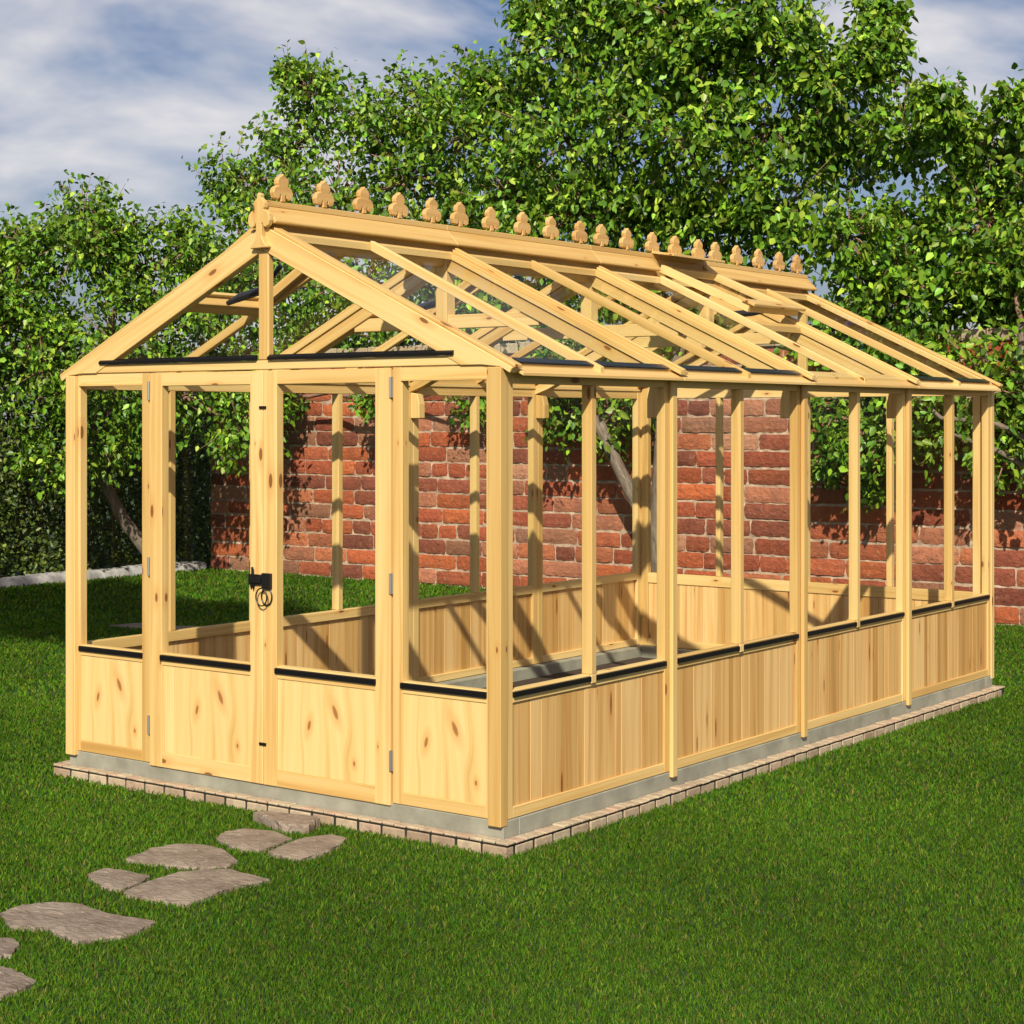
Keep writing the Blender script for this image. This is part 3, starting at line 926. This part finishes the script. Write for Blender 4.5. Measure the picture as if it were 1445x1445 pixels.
def tree(label, base, trunk_pts, r0, lobes, size, seed, extra=(), dens=1.0):
    R = random.Random(seed)
    root = empty('pear_tree', base)
    tag(root, label, 'tree')
    off = Vector(base)
    m = MB()
    tp = [Vector(p) for p in trunk_pts]
    n = len(tp)
    m.tube([p - off for p in tp], [r0 * (1 - .55 * i / (n - 1)) for i in range(n)], 9)
    for pts, ra, rb_ in extra:
        m.tube([Vector(p) - off for p in pts], [ra + (rb_ - ra) * i / (len(pts) - 1) for i in range(len(pts))], 8)
    m.build('trunk', BARK, root, smooth=True)
    br = MB()
    P = []; O = []
    nodes = list(tp[n // 2:])
    order = sorted(lobes, key=lambda l: (Vector(l[:3]) - tp[-1]).length)
    for (x, y, z, r) in order:
        c = Vector((x, y, z))
        s = min(nodes, key=lambda q: (q - c).length + (0.5 if q.z > c.z + .3 else 0))
        path = wander(s, c, 4, min(.08, (c - s).length * .08), R)
        th = .016 + .014 * min(1.5, (c - s).length)
        br.tube([p - off for p in path], [th * (1 - .5 * i / 4) for i in range(5)], 5)
        nodes += path[2:]
        nt_ = int(26 + 60 * r)
        for t in range(nt_):
            dv = Vector((R.gauss(0, 1), R.gauss(0, 1), R.gauss(0, .9))).normalized()
            rr = r * (R.random() ** .42) * (1.18 if R.random() < .12 else 1.0)
            e = c + dv * rr
            mid = c.lerp(e, .5) + Vector((0, 0, R.uniform(-.03, .06)))
            if t % 2 == 0:
                br.tube([c.lerp(e, .1) - off, mid - off, e - off], [.009, .007, .003], 5)
            k = int((10 + 26 * r) * dens * R.uniform(.15, 1.7) * (.5 if z < 2.1 and x > -7 else 1.0))
            sg = .04 + .09 * r
            q = np.array(e)[None, :] + rng.normal(0, sg, (k, 3))
            P.append(q); O.append(np.repeat(np.array(dv)[None, :], k, 0))
            if rr > r * .9:
                kk = int(6 * dens); tt = rng.uniform(.5, 1.0, kk)[:, None]
                P.append(np.array(c)[None, :] * (1 - tt) + np.array(e)[None, :] * tt + rng.normal(0, .02, (kk, 3))); O.append(np.repeat(np.array(dv)[None, :], kk, 0))
    for (x, y, z, r) in lobes:
        if z < 2.5: continue
        c = Vector((x, y, z))
        for t in range(7):
            dv = Vector((R.gauss(0, 1), R.gauss(0, .8), abs(R.gauss(.5, .6)))).normalized()
            ln = r * R.uniform(1.05, 1.55)
            e = c + dv * ln + Vector((0, 0, R.uniform(-.05, .15)))
            md = c + dv * ln * .55 + Vector((R.uniform(-.05, .05), R.uniform(-.05, .05), R.uniform(-.03, .05)))
            br.tube([c - off, md - off, e - off], [.007, .005, .002], 4)
            k = R.randint(9, 18)
            for q in range(k):
                u = R.uniform(.35, 1.02)
                p = (c.lerp(md, u * 2) if u < .5 else md.lerp(e, u * 2 - 1)) + Vector((R.gauss(0, .012), R.gauss(0, .012), R.gauss(0, .012)))
                P.append(np.array(p)[None, :]); O.append(np.array(dv)[None, :])
    br.build('branches', TWIG, root, smooth=True)
    P = np.concatenate(P); O = np.concatenate(O)
    keep = (P[:, 2] > .9) & ~((P[:, 1] > WALL_Y - .03) & (P[:, 1] < WALL_Y + .4) & (P[:, 2] < 2.5)) & ~((np.abs(P[:, 0]) < 1.45) & (P[:, 1] < 5.3) & (P[:, 1] > -.3))
    P, O = P[keep], O[keep]
    V, Q, c = leaf_geo(P - np.array(base), O, size, PEAR)
    mesh_fast('crown', V, Q, c, LEAF, root)
    print('TREE', label[:20], len(P))

LEFT = [(-9.54,6.08,2.96,.55),(-8.9,6.37,3.45,.58),(-8.59,7.0,3.23,.55),(-9.23,6.2,2.23,.65),(-8.58,6.56,2.51,.68),(-8.24,7.27,2.82,.62),(-8.34,7.21,1.94,.59),(-8.18,7.87,2.4,.6),(-8.99,6.73,1.58,.55),(-9.22,6.73,3.87,.33),(-8.76,6.72,3.62,.36),(-9.19,6.25,1.25,.33),(-9.4,6.15,3.46,.33),(-7.81,7.6,1.65,.44),(-10.56,6.14,3.15,.68),(-9.47,6.07,2.74,.44),(-8.14,7.22,3.47,.37),(-8.04,7.73,3.14,.45)]
MID = [(-9.59,9.25,4.46,.42),(-8.78,9.37,4.82,.48),(-8.44,9.35,5.42,.37),(-7.35,9.08,4.89,.5),(-6.65,9.19,5.05,.46),(-8.78,9.02,3.97,.56),(-7.65,8.95,4.12,.66),(-6.8,9.14,4.31,.65),(-5.91,8.93,4.66,.55),(-8.72,9.35,5.65,.2),(-8.46,8.91,3.23,.68),(-7.32,8.94,3.18,.65),(-6.19,8.88,3.27,.67),(-7.15,9.32,2.57,.58),(-5.67,8.93,2.59,.58),(-8.31,9.32,2.52,.56),(-6.54,8.26,1.98,.26),(-5.46,8.41,1.93,.28),(-5.79,9.21,5.19,.34),(-6.01,9.36,3.89,.6),(-7.92,8.35,1.95,.23)]
CEN = [(-5.33,9.07,4.9,.54),(-4.67,9.01,5.35,.57),(-4.34,8.54,4.38,.62),(-3.65,8.59,5.33,.57),(-3.55,8.43,4.56,.63),(-2.77,8.54,5.01,.58),(-2.81,8.35,4.16,.61),(-2.2,8.83,5.06,.51),(-2.25,8.78,4.35,.61),(-1.67,8.96,4.7,.47),(-1.97,9.64,4.23,.5),(-1.3,9.04,4.92,.25),(-1.42,9.24,5.31,.19),(-4.98,8.95,5.77,.25),(-5.13,8.68,3.91,.57),(-4.26,8.55,3.62,.62),(-3.63,8.68,3.73,.6),(-2.97,8.86,3.51,.56),(-2.09,8.62,3.55,.47),(-5.01,8.99,3.01,.57),(-3.83,8.51,2.79,.54),(-3.27,8.87,2.72,.54),(-2.54,8.92,2.76,.49),(-4.1,8.2,2.19,.4),(-3.74,8.37,1.72,.3),(-4.25,8.28,1.72,.29),(-3.39,8.33,1.86,.26),(-2.94,8.31,5.31,.39),(-2.3,8.34,5.3,.31),(-3.94,8.44,5.54,.34)]
RIGHT = [(-1.14,9.06,4.22,.34),(-.56,8.78,4.12,.33),(-.28,9.26,3.95,.37),(-.93,9.04,3.39,.46),(-.35,9.05,3.42,.51),(-.13,9.46,3.68,.46),(-1.22,8.68,2.76,.46),(-.87,8.76,2.69,.52),(-.43,9.24,2.76,.55),(-.01,9.3,2.75,.54),(-1.66,8.87,2.48,.41),(-.95,8.38,2.2,.35),(-1.42,8.39,1.78,.27),(-1.09,8.21,1.54,.29),(-1.53,8.41,1.35,.18),(-.57,8.22,1.9,.44),(-.04,8.27,2.06,.46),(.29,8.33,1.89,.4),(-.43,8.4,1.58,.32),(.14,8.27,1.43,.29),(-1.12,8.4,1.15,.13),(.06,8.78,4.3,.21),(.51,9.02,3.41,.64),(.64,8.66,2.4,.62),(-1.32,8.44,3.3,.33),(-.5,8.36,4.3,.17),(-.7,8.23,1.55,.27),(.12,8.6,2.95,.36),(-.25,8.6,3.0,.3)]
tree('leafy pear tree with a bent bare trunk at the left, in front of the hedge', (-9.25, 7.75, 0),
     [(-9.25, 7.75, -.05), (-9.28, 7.68, .25), (-9.42, 7.45, .6), (-9.46, 7.25, .95), (-9.35, 7.0, 1.3), (-9.1, 6.9, 2.0), (-8.9, 6.8, 2.7)], .085, LEFT, .072, 1,
     [([(-9.44, 7.3, .9), (-9.6, 7.1, 1.15), (-9.75, 6.9, 1.45)], .035, .015), ([(-9.4, 7.1, 1.15), (-9.2, 7.0, 1.35), (-9.05, 7.0, 1.6)], .025, .01)])
tree('bushy pear tree behind the front gable with its stem hidden by the wall', (-6.3, 9.5, 0),
     [(-6.3, 9.5, -.05), (-6.25, 9.45, 1.0), (-6.35, 9.3, 2.0), (-6.3, 8.9, 2.9), (-6.25, 8.4, 3.6)], .11, MID, .078, 2)
tree('tallest pear tree, its grey trunk and sawn branch against the brick wall', (-3.22, 8.42, 0),
     [(-3.22, 8.42, -.05), (-3.24, 8.42, .6), (-3.2, 8.4, 1.2), (-3.17, 8.40, 1.8), (-3.1, 8.55, 2.3), (-3.1, 8.8, 2.8)], .095, CEN, .088, 3,
     [([(-3.24, 8.42, .55), (-3.42, 8.36, .9), (-3.6, 8.28, 1.3), (-3.78, 8.2, 1.74)], .07, .055)])
tree('pear tree at the right edge spreading low branches over the wall', (.55, 8.35, 0),
     [(.55, 8.35, -.05), (.52, 8.33, .7), (.42, 8.3, 1.4), (.3, 8.3, 2.1), (.2, 8.45, 2.5)], .10, RIGHT, .082, 4,
     [([(.46, 8.3, 1.25), (.15, 8.1, 1.45), (-.2, 7.95, 1.6)], .03, .012), ([(.4, 8.3, 1.5), (.1, 8.12, 1.68), (-.3, 8.0, 1.72), (-.55, 7.95, 1.95)], .032, .012)])

SHADE = [(-3.25,-2.4,6.2,1.0),(-4.15,-2.6,5.6,0.9),(-2.45,-1.9,5.6,0.8),(-3.45,-1.6,5.2,0.8),(-3.15,-3.3,5.4,0.8),(-3.85,-3.1,6.7,0.8),(-2.75,-2.7,7.1,0.7),(-3.55,-2.0,7.2,0.7),(-4.55,-1.9,6.3,0.7),(-2.25,-2.9,6.3,0.7),(-2.3,-2.2,5.8,0.9),(-1.6,-1.9,6.3,0.8),(-1.7,-1.4,5.4,0.8),(-1.2,-2.4,6.6,0.7)]  # unseen tree, added and shaped to cast the shade band on the back lawn
tree('broad shady pear tree standing on the lawn left of the greenhouse front', (-3.4, -2.6, 0),
     [(-3.4, -2.6, -.05), (-3.42, -2.6, 1.2), (-3.35, -2.6, 2.6), (-3.3, -2.55, 4.0), (-3.2, -2.5, 5.4)], .14, SHADE, .10, 6, dens=.8)

# hedge ----------------------------------------------------------------------------
def hedge():
    root = empty('hedge', (-10.3, 6.5, 0))
    tag(root, 'dense dark privet hedge along the left side of the lawn', 'hedge')
    off = np.array(root.location)
    N = 95000
    P = np.empty((N, 3))
    dep = rng.random(N) ** 1.7 * 1.1
    P[:, 0] = -9.62 - dep + rng.normal(0, .05, N)
    P[:, 1] = rng.uniform(2.0, 12.5, N)
    P[:, 2] = rng.random(N) * 2.35 + .03
    bulge = .10 * np.sin(P[:, 1] * 2.3 + P[:, 2] * 1.7) + .07 * np.sin(P[:, 1] * 5.1 - P[:, 2] * 3.9)
    P[:, 0] += bulge - .08
    top = rng.random(N) < .15
    P[top, 2] = 2.3 + rng.normal(0, .1, top.sum()); P[top, 0] = -9.75 - rng.random(top.sum()) * 1.3
    P = P[~((P[:, 0] > -9.44) & (P[:, 1] > 8.5))]
    O = np.zeros_like(P); O[:, 0] = .8; O[:, 1] = -.3
    pal = [(.10, .14, .018), (.07, .11, .014), (.13, .17, .03), (.05, .085, .012), (.035, .07, .012)]
    V, Q, c = leaf_geo(P - off, O, .058, pal, droop=.1, width=.30, spread=.9)
    mesh_fast('foliage', V, Q, c, HEDGE, root)
    m = MB(); R = random.Random(9)
    for i in range(60):
        y = 2.1 + i * .175
        b = Vector((-10.25 + R.uniform(-.15, .15), y, 0))
        for j in range(4):
            e = Vector((b.x + R.uniform(-.35, .5), y + R.uniform(-.4, .4), R.uniform(1.3, 2.3)))
            m.tube([p - Vector(root.location) for p in wander(b, e, 4, .06, R)], [.018, .015, .012, .009, .005], 5)
    m.build('stems', BARK, root)
hedge()

# lawn -------------------------------------------------------------------------------
def in_poly(x, y, poly):
    res = np.zeros(len(x), bool)
    n = len(poly); j = n - 1
    for i in range(n):
        xi, yi = poly[i]; xj, yj = poly[j]
        cnd = ((yi > y) != (yj > y)) & (x < (xj - xi) * (y - yi) / (yj - yi + 1e-12) + xi)
        res ^= cnd; j = i
    return res
def lawn():
    cx, cy = cam.location.x, cam.location.y
    f = np.array([-math.sin(.6395), math.cos(.6395)]); r = np.array([math.cos(.6395), math.sin(.6395)])
    parts = []
    for d0, d1, rho, h, w in ((3.6, 6.0, 22000, .016, .0019), (6.0, 8.0, 14000, .017, .0025), (8.0, 11.0, 6600, .019, .0040), (11.0, 15.0, 2800, .022, .0062), (15.0, 25.0, 1100, .028, .0095)):
        wid = .36 * d1 + 1.0
        n = int((d1 - d0) * 2 * wid * rho)
        d = rng.uniform(d0, d1, n); s = rng.uniform(-wid, wid, n)
        x = cx + f[0] * d + r[0] * s; y = cy + f[1] * d + r[1] * s
        k = (np.abs(s) < .36 * d + 1.0) & (x > -9.44) & (y < WALL_Y - .01)
        k &= ~((np.abs(x) < HW + oo - .002) & (y > -ov + .002) & (y < LEN + ov))
        x, y, d = x[k], y[k], d[k]
        for poly in STONE_POLYS:
            xs = [p[0] for p in poly]; ys = [p[1] for p in poly]
            bb = (x > min(xs)) & (x < max(xs)) & (y > min(ys)) & (y < max(ys))
            idx = np.where(bb)[0]
            if len(idx) == 0: continue
            ins = in_poly(x[idx], y[idx], poly)
            kk = np.ones(len(x), bool); kk[idx[ins]] = False
            x, y, d = x[kk], y[kk], d[kk]
        n = len(x)
        ang = rng.uniform(0, 2 * np.pi, n)
        hh = h * rng.uniform(.55, 1.3, n); ww = w * rng.uniform(.7, 1.3, n)
        lean = rng.uniform(.1, 1.0, n) * hh
        la = rng.uniform(0, 2 * np.pi, n)
        dx, dy = np.cos(ang) * ww, np.sin(ang) * ww
        lx, ly = np.cos(la) * lean, np.sin(la) * lean
        z0 = np.full(n, -.001)
        A = np.stack([x - dx, y - dy, z0], 1); Bq = np.stack([x + dx, y + dy, z0], 1)
        Cq = np.stack([x + dx * .7 + lx * .4, y + dy * .7 + ly * .4, hh * .62], 1); D = np.stack([x - dx * .7 + lx * .4, y - dy * .7 + ly * .4, hh * .62], 1)
        E1 = np.stack([x + dx * .15 + lx, y + dy * .15 + ly, hh], 1); E2 = np.stack([x - dx * .15 + lx, y - dy * .15 + ly, hh], 1)
        V = np.stack([A, Bq, Cq, D, E1, E2], 1).reshape(-1, 3)
        i = np.arange(n)[:, None] * 6
        Q = np.concatenate([i + np.array([[0, 1, 2, 3]]), i + np.array([[3, 2, 4, 5]])], 0)
        pal = np.array([(.050, .112, .007), (.038, .092, .006), (.066, .124, .008), (.030, .098, .008), (.105, .135, .016), (.060, .106, .007), (.115, .095, .028)])
        pr = [.22, .21, .2, .16, .10, .06, .05]
        c = pal[rng.choice(len(pal), n, p=pr)] * rng.uniform(.5, 1.4, (n, 1))
        patch = 1.30 + .22 * np.sin(x * 1.9 + 1.3 * np.sin(y * 1.1)) * np.sin(y * 2.3 + x * .7)
        c = c * patch[:, None]
        parts.append((V, Q, np.repeat(c, 6, 0)))
    o = 0; VV = []; QQ = []; CC = []
    for V, Q, c in parts:
        VV.append(V); QQ.append(Q + o); CC.append(c); o += len(V)
    g = mesh_fast('grass', np.concatenate(VV), np.concatenate(QQ), np.concatenate(CC), GRASS)
    tag(g, 'short mown green grass of the garden lawn', 'grass', kind='stuff')
    print('GRASS', o // 6)
lawn()
